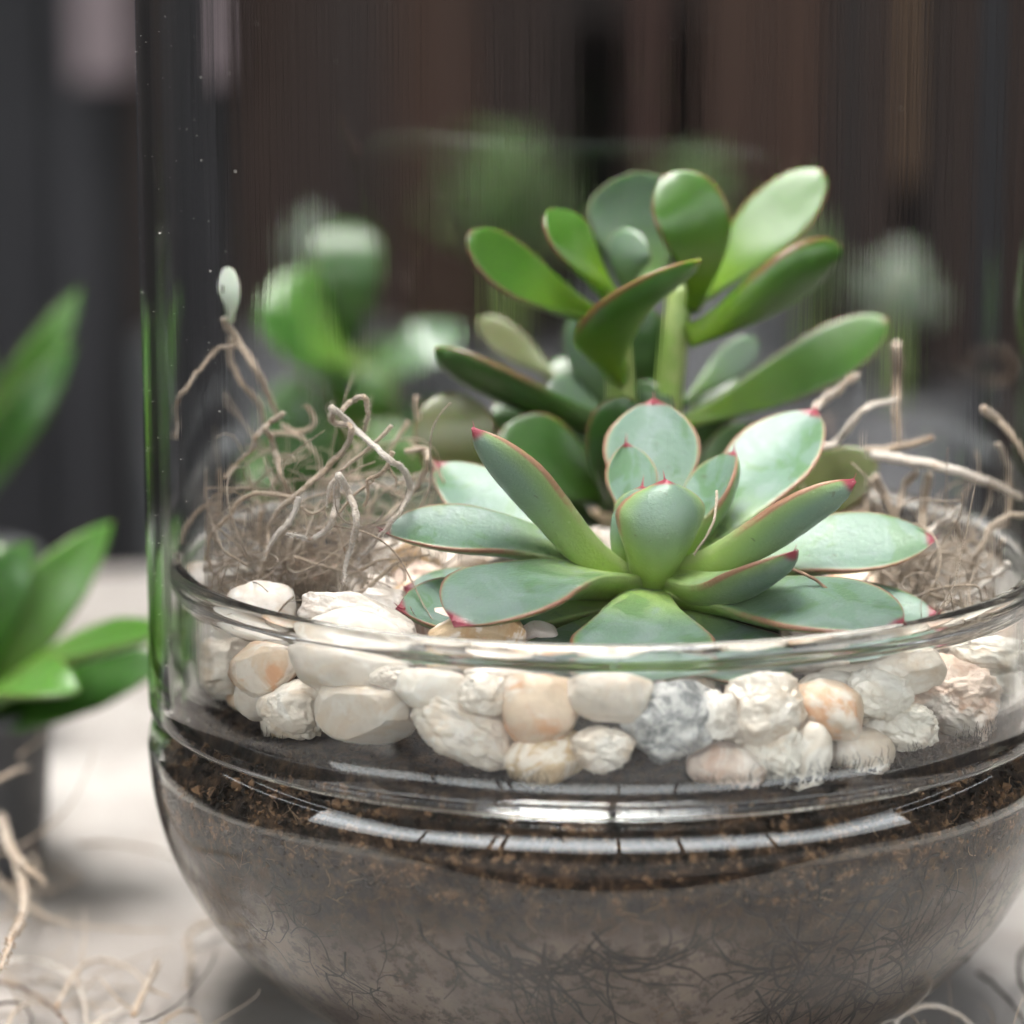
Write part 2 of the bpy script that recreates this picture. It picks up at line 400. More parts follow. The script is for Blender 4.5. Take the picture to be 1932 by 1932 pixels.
# unseen roof added to block sky; openings light the scene, mirrored on the bowl
lean = thing('sky_block_roof', 'unseen dark timber roof added to block the sky, its front opening mirrored as white panes on the bowl shoulder', 'roof', (0, -1.0, -.78))
M_timber = plain('dark_timber', (.05, .04, .034), .7, (.03, .024, .02), 12, .3, (1, 1, .2))
def fbox(name, *a):
    vs, fs = [], []; box(vs, fs, *a); return mesh_obj(name, vs, fs, M_timber, lean, False)
RZ = 1.9
fbox('wall_panel', -4, 4, -3.25, -3.20, -.78, .46)
fbox('header', -4, 4, -3.25, -3.20, 1.78, RZ)
for i, x in enumerate((-3.3, -1.75, -1.55, .1, .95, 2.6)):
    fbox('mullion', x, x+.045, -3.25, -3.19, .463, 1.777)
fbox('rail', -4, 4, -3.235, -3.215, .62, .645)
for sx in (-4.05, 4.003):
    fbox('wall_panel', sx, sx+.047, -3.25, 2.0, -.78, .46); fbox('wall_panel', sx, sx+.047, -1.0, 2.0, .463, RZ)
    fbox('header', sx, sx+.047, -3.25, -1.003, 1.78, RZ)
fbox('sky_block_panel', -4.05, 4.05, -3.25, -1.15, RZ+.12, RZ+.16)
fbox('sky_block_panel', -4.05, -.65, -1.147, .297, RZ+.12, RZ+.16); fbox('sky_block_panel', .65, 4.05, -1.147, .297, RZ+.12, RZ+.16)
fbox('sky_block_panel', -4.05, 4.05, .30, 2.05, RZ+.12, RZ+.16)
for i in range(11):
    x = -3.6 + .72*i + (.1 if i % 3 == 0 else 0); fbox('rafter', x, x+.055, -3.19, 2.0, RZ+.003, RZ+.115)

# ------------------------------------------------------------------ the terrarium glass
def ellpts(a, b, zc, z0, z1, n):
    o = []
    for i in range(n):
        t = i/(n-1); th0 = math.asin((z0-zc)/b); th1 = math.asin((z1-zc)/b); th = th0+(th1-th0)*t
        o.append((a*math.cos(th), zc+b*math.sin(th)))
    return o
ZC = .068
outer = [(0.0005, 0), (.02, 0), (.04, .0002)] + ellpts(.1, .0775, ZC, .0012, ZC, 34)
outer += [(.089+.011*math.cos(R(a)), ZC+.0004+.011*math.sin(R(a))) for a in range(4, 65, 4)]
outer += [(.0938, .0786), (.0935, .0797), (.0934, .086), (.0934, .095), (.0934, .1035)]
outer += [(.0927+.0022*math.cos(R(a)), .1085+.0026*math.sin(R(a))) for a in range(-50, 231, 20)]
inner = [(.0906, .1040), (.0906, .095), (.0906, .086), (.0906, .0815)]
inner += [(.0884+.0090*math.cos(R(a)), ZC+.0004+.0094*math.sin(R(a))) for a in range(62, 5, -6)]
inner += ellpts(.0975, .0735, ZC, ZC, .0055, 34)[0:] + [(.03, .0032), (.0005, .003)]
v_, f_ = lathe(outer+inner, 220, False)
bowl = mesh_obj('glass_bowl', v_, f_, M_bowl, None)
tag(bowl, 'round clear glass bowl full of dark soil, with a beaded rim and bulging shoulder', 'bowl')
cp = []
cp += [(.0979+.0018*math.cos(R(a)), .0785+.0018*math.sin(R(a))) for a in range(180, 361, 15)]
cp += [(.0996, .083), (.0995, .10), (.0995, .15), (.0996, .20), (.0996, .25), (.0996, .298)]
cp += [(.0981+.0015*math.cos(R(a)), .300+.0016*math.sin(R(a))) for a in range(0, 181, 20)]
cp += [(.0966, .298), (.0966, .25), (.0966, .2), (.0965, .15), (.0965, .10), (.0964, .083)]
v_, f_ = lathe(cp, 220, True)
cyl = mesh_obj('glass_cylinder', v_, f_, M_glass, None)
tag(cyl, 'tall clear glass cylinder with streaky walls standing on the shoulder of the soil bowl', 'glass cylinder')

for o in (bowl, cyl): o.scale = (1.016, 1.016, 1)
# ------------------------------------------------------------------ soil with roots
def soil_top(r, a=0):
    t = max(0, min(1, (r-.045)/.035)); t = t*t*(3-2*t)
    return .1025*(1-t) + .0802*t
def soil_wob(r, z, a):
    p = Vector((r*math.cos(a), r*math.sin(a), z))
    k = noise.noise(p*160)*.0010 + noise.noise(p*420)*.0005
    if z < .0662: return (r, z)
    if z < .074: return (max(.0004, r - abs(k)*.8), z)
    return (r, z + k*1.6)
prof = [(.0005, .0056), (.03, .0056)] + ellpts(.0976, .0736, ZC, .0056, .0655, 60) + [(.0968, .0665), (.0964, .069)] + [(.0950, .0725), (.0930, .0755), (.0905, .0772), (.0893, .0796), (.087, .0800)]
prof += [(r, soil_top(r)) for r in [.083-.0028*i for i in range(28)]] + [(.003, .1025), (.0005, .1025)]
v_, f_ = lathe(prof, 300, False, soil_wob)
soil = mesh_obj('soil', v_, f_, M_soil, None)
tag(soil, 'dark brown fibrous potting soil filling the glass bowl', 'soil', kind='stuff'); soil.scale = (1.016, 1.016, 1)
def bowl_in(az, z, off):     # a point just inside the bowl wall, az measured from the camera side
    th = (z-ZC)/.0736; r = .0976*math.sqrt(max(0, 1-th*th)) if z < ZC else .0960
    r -= off; return Vector((r*math.sin(az), -r*math.cos(az), z))
vs, fs = [], []
def root_curve(az, z, heading, n, step, curl, rad, br=0):
    pts = []
    for i in range(n):
        pts.append(bowl_in(az, max(.006, min(.0655, z)), -.0002))
        heading += curl + random.uniform(-.28, .28)
        az += math.cos(heading)*step/.085; z += math.sin(heading)*step
        if br and random.random() < br: root_curve(az, z, heading+random.choice((-.8, .8)), n//2, step, -curl, rad*.7)
    if len(pts) > 3: tube(vs, fs, catmull(pts, len(pts)*2), lambda t: 1.35*rad*(1-.6*t), 4)
for k in range(26): root_curve(random.uniform(-.42, .0), random.uniform(.045, .054), R(-70)+random.uniform(-.6, .6), 16, .0016, random.uniform(.04, .14), random.uniform(.0002, .00042), .05)
for k in range(60): root_curve(random.uniform(.28, .95), random.uniform(.034, .062), random.uniform(0, 6.28), 14, .0014, random.uniform(-.25, .25), random.uniform(.00016, .00034), .06)
for k in range(16): root_curve(random.uniform(.35, .75), random.uniform(.03, .045), R(-90)+random.uniform(-.9, .9), 14, .0016, random.uniform(-.1, .1), random.uniform(.00022, .00046), .08)
for k in range(26): root_curve(random.uniform(-1.2, -.5), random.uniform(.03, .058), random.uniform(0, 6.28), 12, .0013, random.uniform(-.25, .25), random.uniform(.00014, .0003), .04)
for k in range(60): root_curve(random.uniform(-1.3, 1.3), random.uniform(.012, .066), random.uniform(0, 6.28), 9, .0012, random.uniform(-.3, .3), random.uniform(.00009, .0002))
o = mesh_obj('roots', vs, fs, M_root, soil); o['kind'] = 'stuff'; o['label'] = 'thin dark roots pressed against the inside of the bowl'
# crumbs, bark bits and pale fibres pressed against the glass in the dark upper band
vs, fs = [], []
for k in range(2600):
    az = random.uniform(-1.5, 1.5); z = random.uniform(.058, .0775)
    rr = (.0966 if z < .07 else .0966 - (z-.07)*.55) if z > .0655 else bowl_in(0, z, 0).y*-1
    s = random.choice((.0004, .0006, .0008, .0012)) * random.uniform(.7, 1.3); c = Vector((rr*math.sin(az), -rr*math.cos(az), z)); b = len(vs)
    q = Matrix.Rotation(random.random()*6, 3, Vector((random.random(), random.random(), random.random()+.1)).normalized())
    for d in ((1,0,0),(-1,0,0),(0,1,0),(0,-1,0),(0,0,1),(0,0,-1)): vs.append(c + (q @ Vector(d))*(s*random.uniform(.4, 1.2)))
    fs += [tuple(b+i for i in f) for f in ((0,2,4),(2,1,4),(1,3,4),(3,0,4),(2,0,5),(1,2,5),(3,1,5),(0,3,5))]
o = mesh_obj('bark_crumbs', vs, fs, plain('bark', (.012, .007, .005), .9, (.15, .085, .045), 260, .4, lo=.45, hi=.6), soil, False); o['kind'] = 'stuff'
vs, fs = [], []
for k in range(420):
    az = random.uniform(-1.4, 1.4); z = random.uniform(.02, .072); h = random.uniform(0, 6.28); pts = []
    for i in range(5):
        pts.append(bowl_in(az, min(z, .0655) if z < .0655 else z, -.00005)); h += random.uniform(-.5, .5)
        if z >= .0655: pts[-1] = Vector((.0963*math.sin(az), -.0963*math.cos(az), z))
        az += math.cos(h)*.012; z = min(.072, z + math.sin(h)*.001)
    tube(vs, fs, pts, random.uniform(.00006, .00016), 3)
o = mesh_obj('pale_fibres', vs, fs, plain('fibre', (.20, .13, .08), .9, (.08, .045, .025), 90), soil); o['kind'] = 'stuff'
# fine root hairs standing up between the pebbles and the neck of the bowl
vs, fs = [], []
for k in range(620):
    az = random.gauss(-.35, .35) if k % 2 else random.gauss(.75, .35)
    if abs(az) > 1.45: continue
    z = .0797 + random.random()*.003; h = random.uniform(.0006, .0032)*(1 if abs(az) < 1.0 else 1.8)
    r = .0899; pts = []
    for i in range(5):
        pts.append(Vector((r*math.sin(az), -r*math.cos(az), z + h*i/4))); az += random.uniform(-.006, .006)
    tube(vs, fs, pts, lambda t: .00006*(1-.6*t)+.00002, 3)
o = mesh_obj('root_hairs', vs, fs, M_root, soil); o['kind'] = 'stuff'
# crumbs of soil on top
vs, fs = [], []
for k in range(3600):
    a = random.uniform(0, 6.283); r = math.sqrt(random.random())*.088 if k % 2 else random.uniform(.084, .0895)
    s = random.uniform(.0003, .0009); c = Vector((r*math.cos(a), r*math.sin(a), soil_top(r)+s*.4 + 0))
    b = len(vs); q = Matrix.Rotation(random.random()*6, 3, Vector((random.random(), random.random(), random.random()+.1)).normalized())
    for d in ((1,0,0),(-1,0,0),(0,1,0),(0,-1,0),(0,0,1),(0,0,-1)): vs.append(c + (q @ Vector(d))*(s*random.uniform(.6, 1.4)))
    fs += [tuple(b+i for i in f) for f in ((0,2,4),(2,1,4),(1,3,4),(3,0,4),(2,0,5),(1,2,5),(3,1,5),(0,3,5))]
o = mesh_obj('soil_crumbs', vs, fs, M_soil, soil, False); o['kind'] = 'stuff'

# ------------------------------------------------------------------ pebbles
def ico(sub):
    bm = bmesh.new(); bmesh.ops.create_icosphere(bm, subdivisions=sub, radius=1)
    v = [x.co.copy() for x in bm.verts]; f = [tuple(q.index for q in p.verts) for p in bm.faces]; bm.free(); return v, f
ICO4, ICO3 = ico(6), ico(4)
PLACED = []
def pebble(c, hw, hh, hd, ang, kind, shape, label, group='white and cream pebbles in the terrarium', geo=None, tilt=True):
    random.seed(label + str(round(c[0]*1e4)))
    V, Fc = geo or ICO4; sd_ = Vector((random.uniform(0, 90), random.uniform(0, 90), random.uniform(0, 90)))
    e = {'smooth': .96, 'block': .72, 'angular': .82, 'rough': .86}[shape]
    big = {'smooth': .14, 'block': .12, 'angular': .26, 'rough': .26}[shape]
    fine = {'smooth': .011, 'block': .018, 'angular': .04, 'rough': .08}[shape]
    rot = Matrix.Rotation(R(ang), 3, 'Z')
    tl = Matrix.Rotation(random.uniform(-.3, .3), 3, 'X') @ Matrix.Rotation(random.uniform(-.3, .3), 3, 'Y') if tilt else Matrix.Identity(3)
    cut = [Vector((random.gauss(0,1), random.gauss(0,1), random.gauss(0,1))).normalized() for _ in range({'smooth':1,'block':3,'angular':7,'rough':4}[shape])]
    cd = [random.uniform(.72, .9) for _ in cut]
    out = []
    for v in V:
        d = Vector([math.copysign(abs(x)**e, x) for x in v])
        k = 1 + big*noise.noise(v*1.1 + sd_) + big*.5*noise.noise(v*2.3 + sd_) + fine*noise.fractal(v*5 + sd_, .75, 2.2, 5)
        if shape == 'rough': k -= .10*max(0, noise.noise(v*3.1 - sd_))**.8
        d = d*k
        for n_, q in zip(cut, cd):
            s = d.dot(n_) - q
            if s > 0: d -= n_*(s*(.86 if shape in ('angular', 'block') else .6))
        d = rot @ (tl @ d if False else Vector((d.x*hw, d.y*hh, d.z*hd)))
        d = RIGHT*d.x + UP*d.y - FWD*d.z
        out.append(d)
    o = mesh_obj('pebble', out, Fc, PEB[kind], None); o.location = c
    o.rotation_euler = (random.uniform(-.08, .08),)*1 + (0, 0)
    PLACED.append((Vector(c), max(hw, hd)))
    return tag(o, label, 'pebble', group)
# px centre, full width and height in the photograph, in-plane angle, stone, shape, radius of the ring it touches (None: plane Y), label
FR = 'R'
PL = [
 (500,1150,115,100,0,'white','smooth',-.045,'smooth egg-shaped white pebble, brightest of the left heap, just behind the bowl rim'),
 (450,1200,170,95,12,'white','block',-.062,'broad off-white pebble lying in front of the bright white egg-shaped one at the left'),
 (697,1172,215,85,-17,'grey','angular',-.055,'long flat greyish pebble with a crusty side, leaning behind the big round white one'),
 (722,1133,90,50,-8,'cream','angular',-.035,'small angular cream pebble on top of the long flat greyish one'),
 (672,1232,185,150,-8,'white','smooth',None,'big round white pebble cut across by the bowl rim, left of centre'),
 (781,1163,48,42,0,'white','rough',-.04,'tiny rough white pebble right of the long flat greyish one'),
 (838,1180,90,62,-5,'pink','smooth',-.045,'smooth pinkish-white pebble between the tiny rough one and the yellowish one'),
 (908,1187,165,72,6,'tan','angular',-.058,'yellowish sparkling pebble under the tip of the front left rosette leaf'),
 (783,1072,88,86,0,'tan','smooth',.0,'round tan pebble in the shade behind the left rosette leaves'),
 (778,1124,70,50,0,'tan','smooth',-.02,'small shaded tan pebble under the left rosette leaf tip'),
 (436,1257,92,108,8,'cream','rough',None,'rough beige pebble against the neck glass at the far left'),
 (525,1250,120,92,38,'peach','block',None,'peach-coloured slanting pebble at the left, behind the small upright greyish-white one'),
 (508,1295,72,112,-14,'white','smooth',None,'small upright tapering greyish-white pebble leaning on the peach one'),
 (577,1337,112,108,0,'cream','rough',None,'porous cream pebble with a pitted face at the left'),
 (705,1333,165,122,-3,'white','block',None,'blocky white pebble pressed to the glass below the big round white one'),
 (828,1293,130,84,-6,'white','smooth',None,'white pebble behind the saddle-shaped one, left of centre'),
 (880,1368,190,112,-22,'white','rough',None,'saddle-shaped white pebble with a notch, left of the round peach-stained one'),
 (922,1300,78,76,0,'cream','rough',None,'small beige pebble wedged left of the round peach-stained one'),
 (1020,1328,138,146,0,'peach','smooth',None,'round cream pebble with a peach stain in the centre of the front row'),
 (1150,1300,145,108,-8,'white','smooth',None,'whitish oval pebble directly right of the round peach-stained one'),
 (1028,1427,142,92,14,'tan','smooth',None,'tan pebble low in the front row under the round peach-stained one'),
 (1133,1405,98,78,0,'cream','rough',None,'small nubbly beige pebble between the tan one and the grey veined rock'),
 (1262,1350,170,140,32,'rock','angular',None,'dark grey veined rock, the only dark stone in the front row'),
 (1348,1345,70,76,0,'grey','rough',None,'small grey-white pebble right against the dark veined rock'),
 (1430,1340,150,150,-16,'cream','rough',None,'large craggy cream pebble right of the dark veined rock'),
 (1452,1410,105,120,-10,'chalk','rough',None,'craggy cream pebble hanging under the large craggy one'),
 (1366,1447,128,88,-10,'pink','smooth',None,'pale pebble half sunk in soil below the dark veined rock'),
 (1515,1425,76,132,-14,'cream','smooth',None,'narrow upright tan pebble between the craggy cream and the low white one'),
 (1556,1335,132,98,-18,'peach','smooth',None,'smooth beige pebble with an orange spot, right of the large craggy one'),
 (1640,1305,110,90,-15,'chalk','rough',None,'bright white broken pebble, upper half of the split pair on the right'),
 (1675,1360,125,90,-14,'chalk','rough',None,'bright white broken pebble, lower half of the split pair on the right'),
 (1612,1420,116,92,0,'white','smooth',None,'round white pebble lowest of the front row on the right'),
 (1556,1293,110,56,0,'grey','smooth',-.066,'pale grey pebble in shade behind the orange-spotted beige one'),
 (1692,1250,140,112,10,'cream','angular',None,'beige pebble with a yellowish flank just under the bowl rim at the right'),
 (1785,1318,140,142,0,'pink','rough',None,'large translucent pinkish pebble at the right, against the neck glass'),
 (1845,1232,150,78,-8,'chalk','rough',None,'chalky white pebble under the bowl rim near the right edge'),
 (1865,1285,150,110,-10,'chalk','rough',None,'biggest chalky white pebble near the right edge'),
 (1945,1290,110,100,0,'chalk','rough',None,'chalky white pebble cut by the right edge of the picture'),
 (1590,1262,90,44,0,'cream','smooth',-.06,'flat cream pebble behind the beige one at the right'),
 (1925,1205,120,70,0,'pink','smooth',-.05,'greyish pink pebble behind the chalky ones at the right edge'),
 (405,1092,130,60,0,'white','angular',-.01,'pale blurred pebble under the moss at the far left'),
 (560,1085,150,60,5,'pink','smooth',.0,'broad pale pinkish pebble under the middle of the left moss'),
 (372,1150,80,60,0,'white','smooth',-.03,'white pebble at the far left behind the bowl rim'),
 (390,1215,60,90,0,'white','smooth',None,'narrow white pebble at the far left end of the front row'),
 (945,1245,110,60,0,'cream','smooth',-.075,'cream pebble behind the rim below the front left rosette leaf'),
 (760,1270,90,60,0,'grey','rough',-.07,'greyish pebble wedged behind the blocky white one'),
]
for (x, y, w, h, a, k, s, Y, lab) in PL:
    if Y is None:
        hd = min(w, h)*.42*U1
        rr = .0902 - hd*1.05
        c = Wcyl(x, y, rr)
    else:
        while True:
            c = W(x, y, Y); q = W(x + (-w if x < 1120 else w)*.5, y, Y)
            if max(math.hypot(c.x, c.y) + min(w, h)*.35*U1, math.hypot(q.x, q.y)) < .0885 or Y > -.005: break
            Y += .002
        hd = min(w, h)*.5*U1
    s1 = depth(c)/F
    if Y is not None: hd = min(w, h)*.5*s1
    pebble(c, w*.56*s1, h*.56*s1, hd, a, k, s, lab)
# the rest of the bed: behind, under the plants
FILLERS = [
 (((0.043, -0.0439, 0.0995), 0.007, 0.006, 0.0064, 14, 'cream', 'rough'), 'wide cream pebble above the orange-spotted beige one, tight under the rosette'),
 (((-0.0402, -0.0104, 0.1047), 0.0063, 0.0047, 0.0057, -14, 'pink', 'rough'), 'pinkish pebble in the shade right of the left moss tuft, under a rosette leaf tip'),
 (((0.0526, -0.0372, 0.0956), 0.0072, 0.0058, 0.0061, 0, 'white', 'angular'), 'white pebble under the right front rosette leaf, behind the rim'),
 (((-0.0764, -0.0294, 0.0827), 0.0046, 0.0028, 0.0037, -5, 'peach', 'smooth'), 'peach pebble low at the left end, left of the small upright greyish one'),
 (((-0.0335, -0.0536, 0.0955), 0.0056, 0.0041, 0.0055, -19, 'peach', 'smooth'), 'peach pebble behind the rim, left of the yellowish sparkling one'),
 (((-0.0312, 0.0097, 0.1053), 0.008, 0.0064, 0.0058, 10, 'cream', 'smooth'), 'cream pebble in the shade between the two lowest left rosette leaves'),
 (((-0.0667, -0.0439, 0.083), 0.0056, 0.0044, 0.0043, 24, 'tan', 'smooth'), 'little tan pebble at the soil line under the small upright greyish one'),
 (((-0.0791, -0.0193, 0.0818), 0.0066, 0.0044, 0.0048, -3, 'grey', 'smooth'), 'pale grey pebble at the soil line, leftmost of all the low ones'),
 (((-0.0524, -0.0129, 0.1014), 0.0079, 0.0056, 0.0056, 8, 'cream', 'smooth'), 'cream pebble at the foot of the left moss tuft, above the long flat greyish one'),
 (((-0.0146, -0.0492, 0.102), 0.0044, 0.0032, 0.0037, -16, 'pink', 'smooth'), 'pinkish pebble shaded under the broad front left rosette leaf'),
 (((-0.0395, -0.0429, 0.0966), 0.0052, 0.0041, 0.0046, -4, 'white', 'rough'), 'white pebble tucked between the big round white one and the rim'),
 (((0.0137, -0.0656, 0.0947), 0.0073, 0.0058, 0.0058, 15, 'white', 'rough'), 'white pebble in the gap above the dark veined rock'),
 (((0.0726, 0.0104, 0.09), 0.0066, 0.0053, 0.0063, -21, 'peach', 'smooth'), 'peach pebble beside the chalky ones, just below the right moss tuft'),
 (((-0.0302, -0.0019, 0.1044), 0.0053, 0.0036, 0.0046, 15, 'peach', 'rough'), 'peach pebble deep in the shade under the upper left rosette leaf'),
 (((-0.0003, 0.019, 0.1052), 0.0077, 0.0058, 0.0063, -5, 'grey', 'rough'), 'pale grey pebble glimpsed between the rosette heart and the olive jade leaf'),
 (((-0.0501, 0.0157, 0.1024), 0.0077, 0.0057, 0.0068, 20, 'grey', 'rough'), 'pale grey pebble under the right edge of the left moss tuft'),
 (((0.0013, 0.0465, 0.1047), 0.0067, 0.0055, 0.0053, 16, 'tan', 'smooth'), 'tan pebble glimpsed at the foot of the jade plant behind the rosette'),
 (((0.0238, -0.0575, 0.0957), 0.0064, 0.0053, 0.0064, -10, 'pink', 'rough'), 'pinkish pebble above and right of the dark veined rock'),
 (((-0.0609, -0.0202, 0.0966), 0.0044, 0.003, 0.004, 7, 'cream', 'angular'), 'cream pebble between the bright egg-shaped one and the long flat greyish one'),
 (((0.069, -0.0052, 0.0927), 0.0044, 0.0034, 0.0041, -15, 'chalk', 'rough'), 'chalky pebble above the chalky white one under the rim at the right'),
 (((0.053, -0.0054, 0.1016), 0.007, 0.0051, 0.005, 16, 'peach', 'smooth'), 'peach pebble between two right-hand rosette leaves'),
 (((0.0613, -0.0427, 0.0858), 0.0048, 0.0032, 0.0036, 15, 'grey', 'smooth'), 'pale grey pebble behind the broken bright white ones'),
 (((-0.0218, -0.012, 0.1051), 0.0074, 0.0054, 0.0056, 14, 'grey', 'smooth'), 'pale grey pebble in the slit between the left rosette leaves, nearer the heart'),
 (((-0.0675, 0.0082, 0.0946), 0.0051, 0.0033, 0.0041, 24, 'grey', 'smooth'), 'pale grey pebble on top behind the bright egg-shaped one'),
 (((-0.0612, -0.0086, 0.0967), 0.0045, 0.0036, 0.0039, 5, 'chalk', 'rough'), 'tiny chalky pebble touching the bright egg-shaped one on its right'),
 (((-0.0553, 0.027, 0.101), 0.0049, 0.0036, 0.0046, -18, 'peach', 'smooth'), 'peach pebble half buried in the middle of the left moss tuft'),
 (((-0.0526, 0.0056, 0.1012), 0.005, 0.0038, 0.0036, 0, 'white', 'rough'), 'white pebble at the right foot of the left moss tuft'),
 (((0.0773, -0.0033, 0.0857), 0.0057, 0.0037, 0.005, 24, 'white', 'smooth'), 'small white pebble behind the rim at the far right'),
]
for sp, lab in FILLERS: pebble(Vector(sp[0]), *sp[1:], lab, 'white and cream pebbles in the terrarium', ICO3 if sp[1] < .006 else ICO4)
random.seed(11)

# ------------------------------------------------------------------ rosette succulent
EC = W(1218, 1092, -.030)
ech = thing('rosette_succulent', 'blue-green rosette succulent with red-edged pointed leaves on the pebbles', 'succulent', Vector((EC.x, EC.y, EC.z-.010)))
def dirv(az, el): return Vector((math.cos(R(az))*math.cos(R(el)), math.sin(R(az))*math.cos(R(el)), math.sin(R(el))))
def eleaf(az, el, L, fw, bend=.05, roll=0, base=.004, bz=0.0, cup=.20, th=.0052, tipup=0., twist=0., wave=.10, yoff=0., prof=P_ECH):
    d = dirv(az, el); n = Vector((-math.sin(R(el))*math.cos(R(az)), -math.sin(R(el))*math.sin(R(az)), math.cos(R(el))))
    p0 = EC + Vector((math.cos(R(az))*base, math.sin(R(az))*base + yoff, bz)); L = L*U1
    p2 = p0 + d*(L - base*.5); p1 = (p0+p2)/2 - n*(L*bend)
    n = Matrix.Rotation(R(roll), 3, d) @ n
    leaf(p0, p1, p2, fw*.5*U1, th, n, M_ech, ech, prof, cup=cup, twist=R(twist), wave=wave, spike=.0022)
# lowest tier
eleaf(199, 2, 450, 180, .03, roll=-22, bz=-.004)
eleaf(-7, -1, 505, 165, .02, roll=22, bz=-.005)
eleaf(300, -9, 400, 190, -.02, roll=10, bz=-.006)
eleaf(267, -8, 450, 250, -.05, bz=-.002, cup=.02)
eleaf(240, -10, 430, 190, -.03, bz=-.006)
eleaf(175, 2, 420, 150, .02, roll=-20, bz=-.005)
eleaf(150, 24, 465, 150, .05, roll=-25, bz=-.001)
eleaf(120, 12, 380, 150, .05, bz=-.004)
eleaf(60, 12, 380, 150, .05, bz=-.004)
eleaf(20, 10, 400, 150, .05, bz=-.003)
# middle
eleaf(186, 12.5, 470, 128, -.07, roll=-30, bz=.0)
eleaf(5, 7.5, 515, 150, -.03, roll=32, bz=.0, cup=.10)
eleaf(225, -2, 460, 240, -.09, roll=-6, bz=.001, cup=.08)
eleaf(318, 1, 545, 200, -.02, roll=16, bz=-.001, cup=.10)
eleaf(205, 44, 440, 125, .03, roll=18, bz=.001, cup=.30)
eleaf(40, 33, 485, 190, .04, roll=12, bz=.001)
eleaf(340, 30, 415, 130, .03, roll=-22, bz=.001, cup=.30)
eleaf(308, 15, 395, 140, .09, roll=8, bz=.002, cup=.25, base=.003)
eleaf(84, 60, 350, 178, .05, bz=.001)
# heart
eleaf(30, 50, 265, 125, .06, bz=.003, cup=.35, base=.003)
eleaf(108, 66, 235, 100, .05, bz=.003, cup=.35, base=.002)
eleaf(286, 70, 214, 166, .16, bz=.002, cup=.40, base=.004, prof=P_HEART)
eleaf(255, 78, 150, 110, .14, bz=.004, cup=.4, base=.0005, prof=P_HEART)
eleaf(210, 72, 120, 60, .10, bz=.004, cup=.4, base=.001)
vs, fs = [], []
tube(vs, fs, catmull([EC+Vector((0, 0, -.012)), EC+Vector((0, 0, -.004)), EC+Vector((0, 0, .004))], 8), .0045, 12)
mesh_obj('stem', vs, fs, M_stem, ech)

# ------------------------------------------------------------------ jade plant behind it
JB = W(1215, 860, .035)
jade = thing('jade_plant', 'green jade plant with glossy paddle leaves rising behind the rosette', 'succulent', Vector((JB.x, .035, .098)))
def stem(pts, r0, r1, parent, mat=None):
    vs, fs = [], []; tube(vs, fs, catmull(pts, 20), lambda t: r0+(r1-r0)*t, 12); return mesh_obj('stem', vs, fs, mat or M_stem, parent)
stem([Vector((JB.x-.002, .035, .098)), W(1175, 850, .035), W(1172, 740, .034), W(1165, 640, .03), W(1160, 590, .032)], .0042, .0028, jade)
stem([Vector((JB.x+.004, .035, .098)), W(1255, 840, .036), W(1262, 740, .036), W(1276, 620, .034), W(1285, 540, .036)], .0040, .0030, jade)
def jleaf(b, m_, t, width, hint, mat, th=.0044, cup=.06, parent=None, label=None, wave=.06, prof=P_JADE):
    leaf(W(*b), W(*m_), W(*t), width*.5*U1*1.06, th, hint, mat, parent or jade, prof, T_JADE, cup, 30, 20, wave=wave, label=label)
CAMD = -FWD
def H(x, y, z): return Vector((x, y, z)).normalized()
# b, m, t: base, middle, tip as (px, px, plane)
jleaf((1150,600,.032),(1010,535,.030),(884,437,.028),112,H(-.15,-.62,.75),M_jade,label='left upper leaf with a whitish sheen')
jleaf((1160,560,.030),(1092,470,.026),(1040,392,.028),96,H(.55,-.75,.35),M_jade)
jleaf((1225,560,.042),(1205,440,.048),(1195,325,.046),190,H(.1,-.95,.25),M_jadegrey,label='broad pale grey-green leaf at the back of the top')
jleaf((1190,560,.038),(1185,490,.036),(1210,440,.036),90,H(-.2,-.8,.5),M_jadegrey)
jleaf((1305,585,.034),(1318,450,.024),(1252,330,.026),142,H(.25,-.93,.2),M_jade,label='bright green top leaf with a red margin')
jleaf((1300,580,.036),(1420,455,.040),(1556,322,.046),128,H(-.45,-.88,.25),M_jade)
jleaf((1300,625,.032),(1440,560,.030),(1588,462,.034),140,H(-.35,.72,.55),M_jade,cup=.18)
jleaf((1165,700,.030),(1165,600,.012),(1322,488,.000),210,H(-.42,.25,.87),M_jade,cup=.16,label='leaf pointing to the front, seen along its red edge')
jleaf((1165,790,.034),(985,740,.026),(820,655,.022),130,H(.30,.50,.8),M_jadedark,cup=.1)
jleaf((1275,800,.036),(1480,715,.044),(1678,600,.052),112,H(-.35,-.92,.22),M_jade)
jleaf((1290,760,.046),(1365,695,.052),(1432,640,.054),66,H(-.3,-.95,.1),M_jadegrey)
jleaf((1060,720,.055),(980,660,.060),(900,600,.064),64,H(.2,-.95,.1),M_jadeolive)
jleaf((1165,790,.040),(1120,690,.040),(1095,585,.040),92,H(-.4,-.85,.3),M_jadegrey)
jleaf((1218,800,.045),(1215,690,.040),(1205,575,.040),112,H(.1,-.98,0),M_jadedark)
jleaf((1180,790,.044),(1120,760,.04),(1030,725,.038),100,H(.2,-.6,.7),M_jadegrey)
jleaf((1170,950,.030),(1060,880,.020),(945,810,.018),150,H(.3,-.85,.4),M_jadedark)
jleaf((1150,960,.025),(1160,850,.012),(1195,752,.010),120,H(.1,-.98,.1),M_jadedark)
jleaf((905,975,.025),(865,860,.020),(852,738,.024),150,H(.1,-.95,.2),M_jadeolive,label='olive rounded leaf low at the left, out of focus')
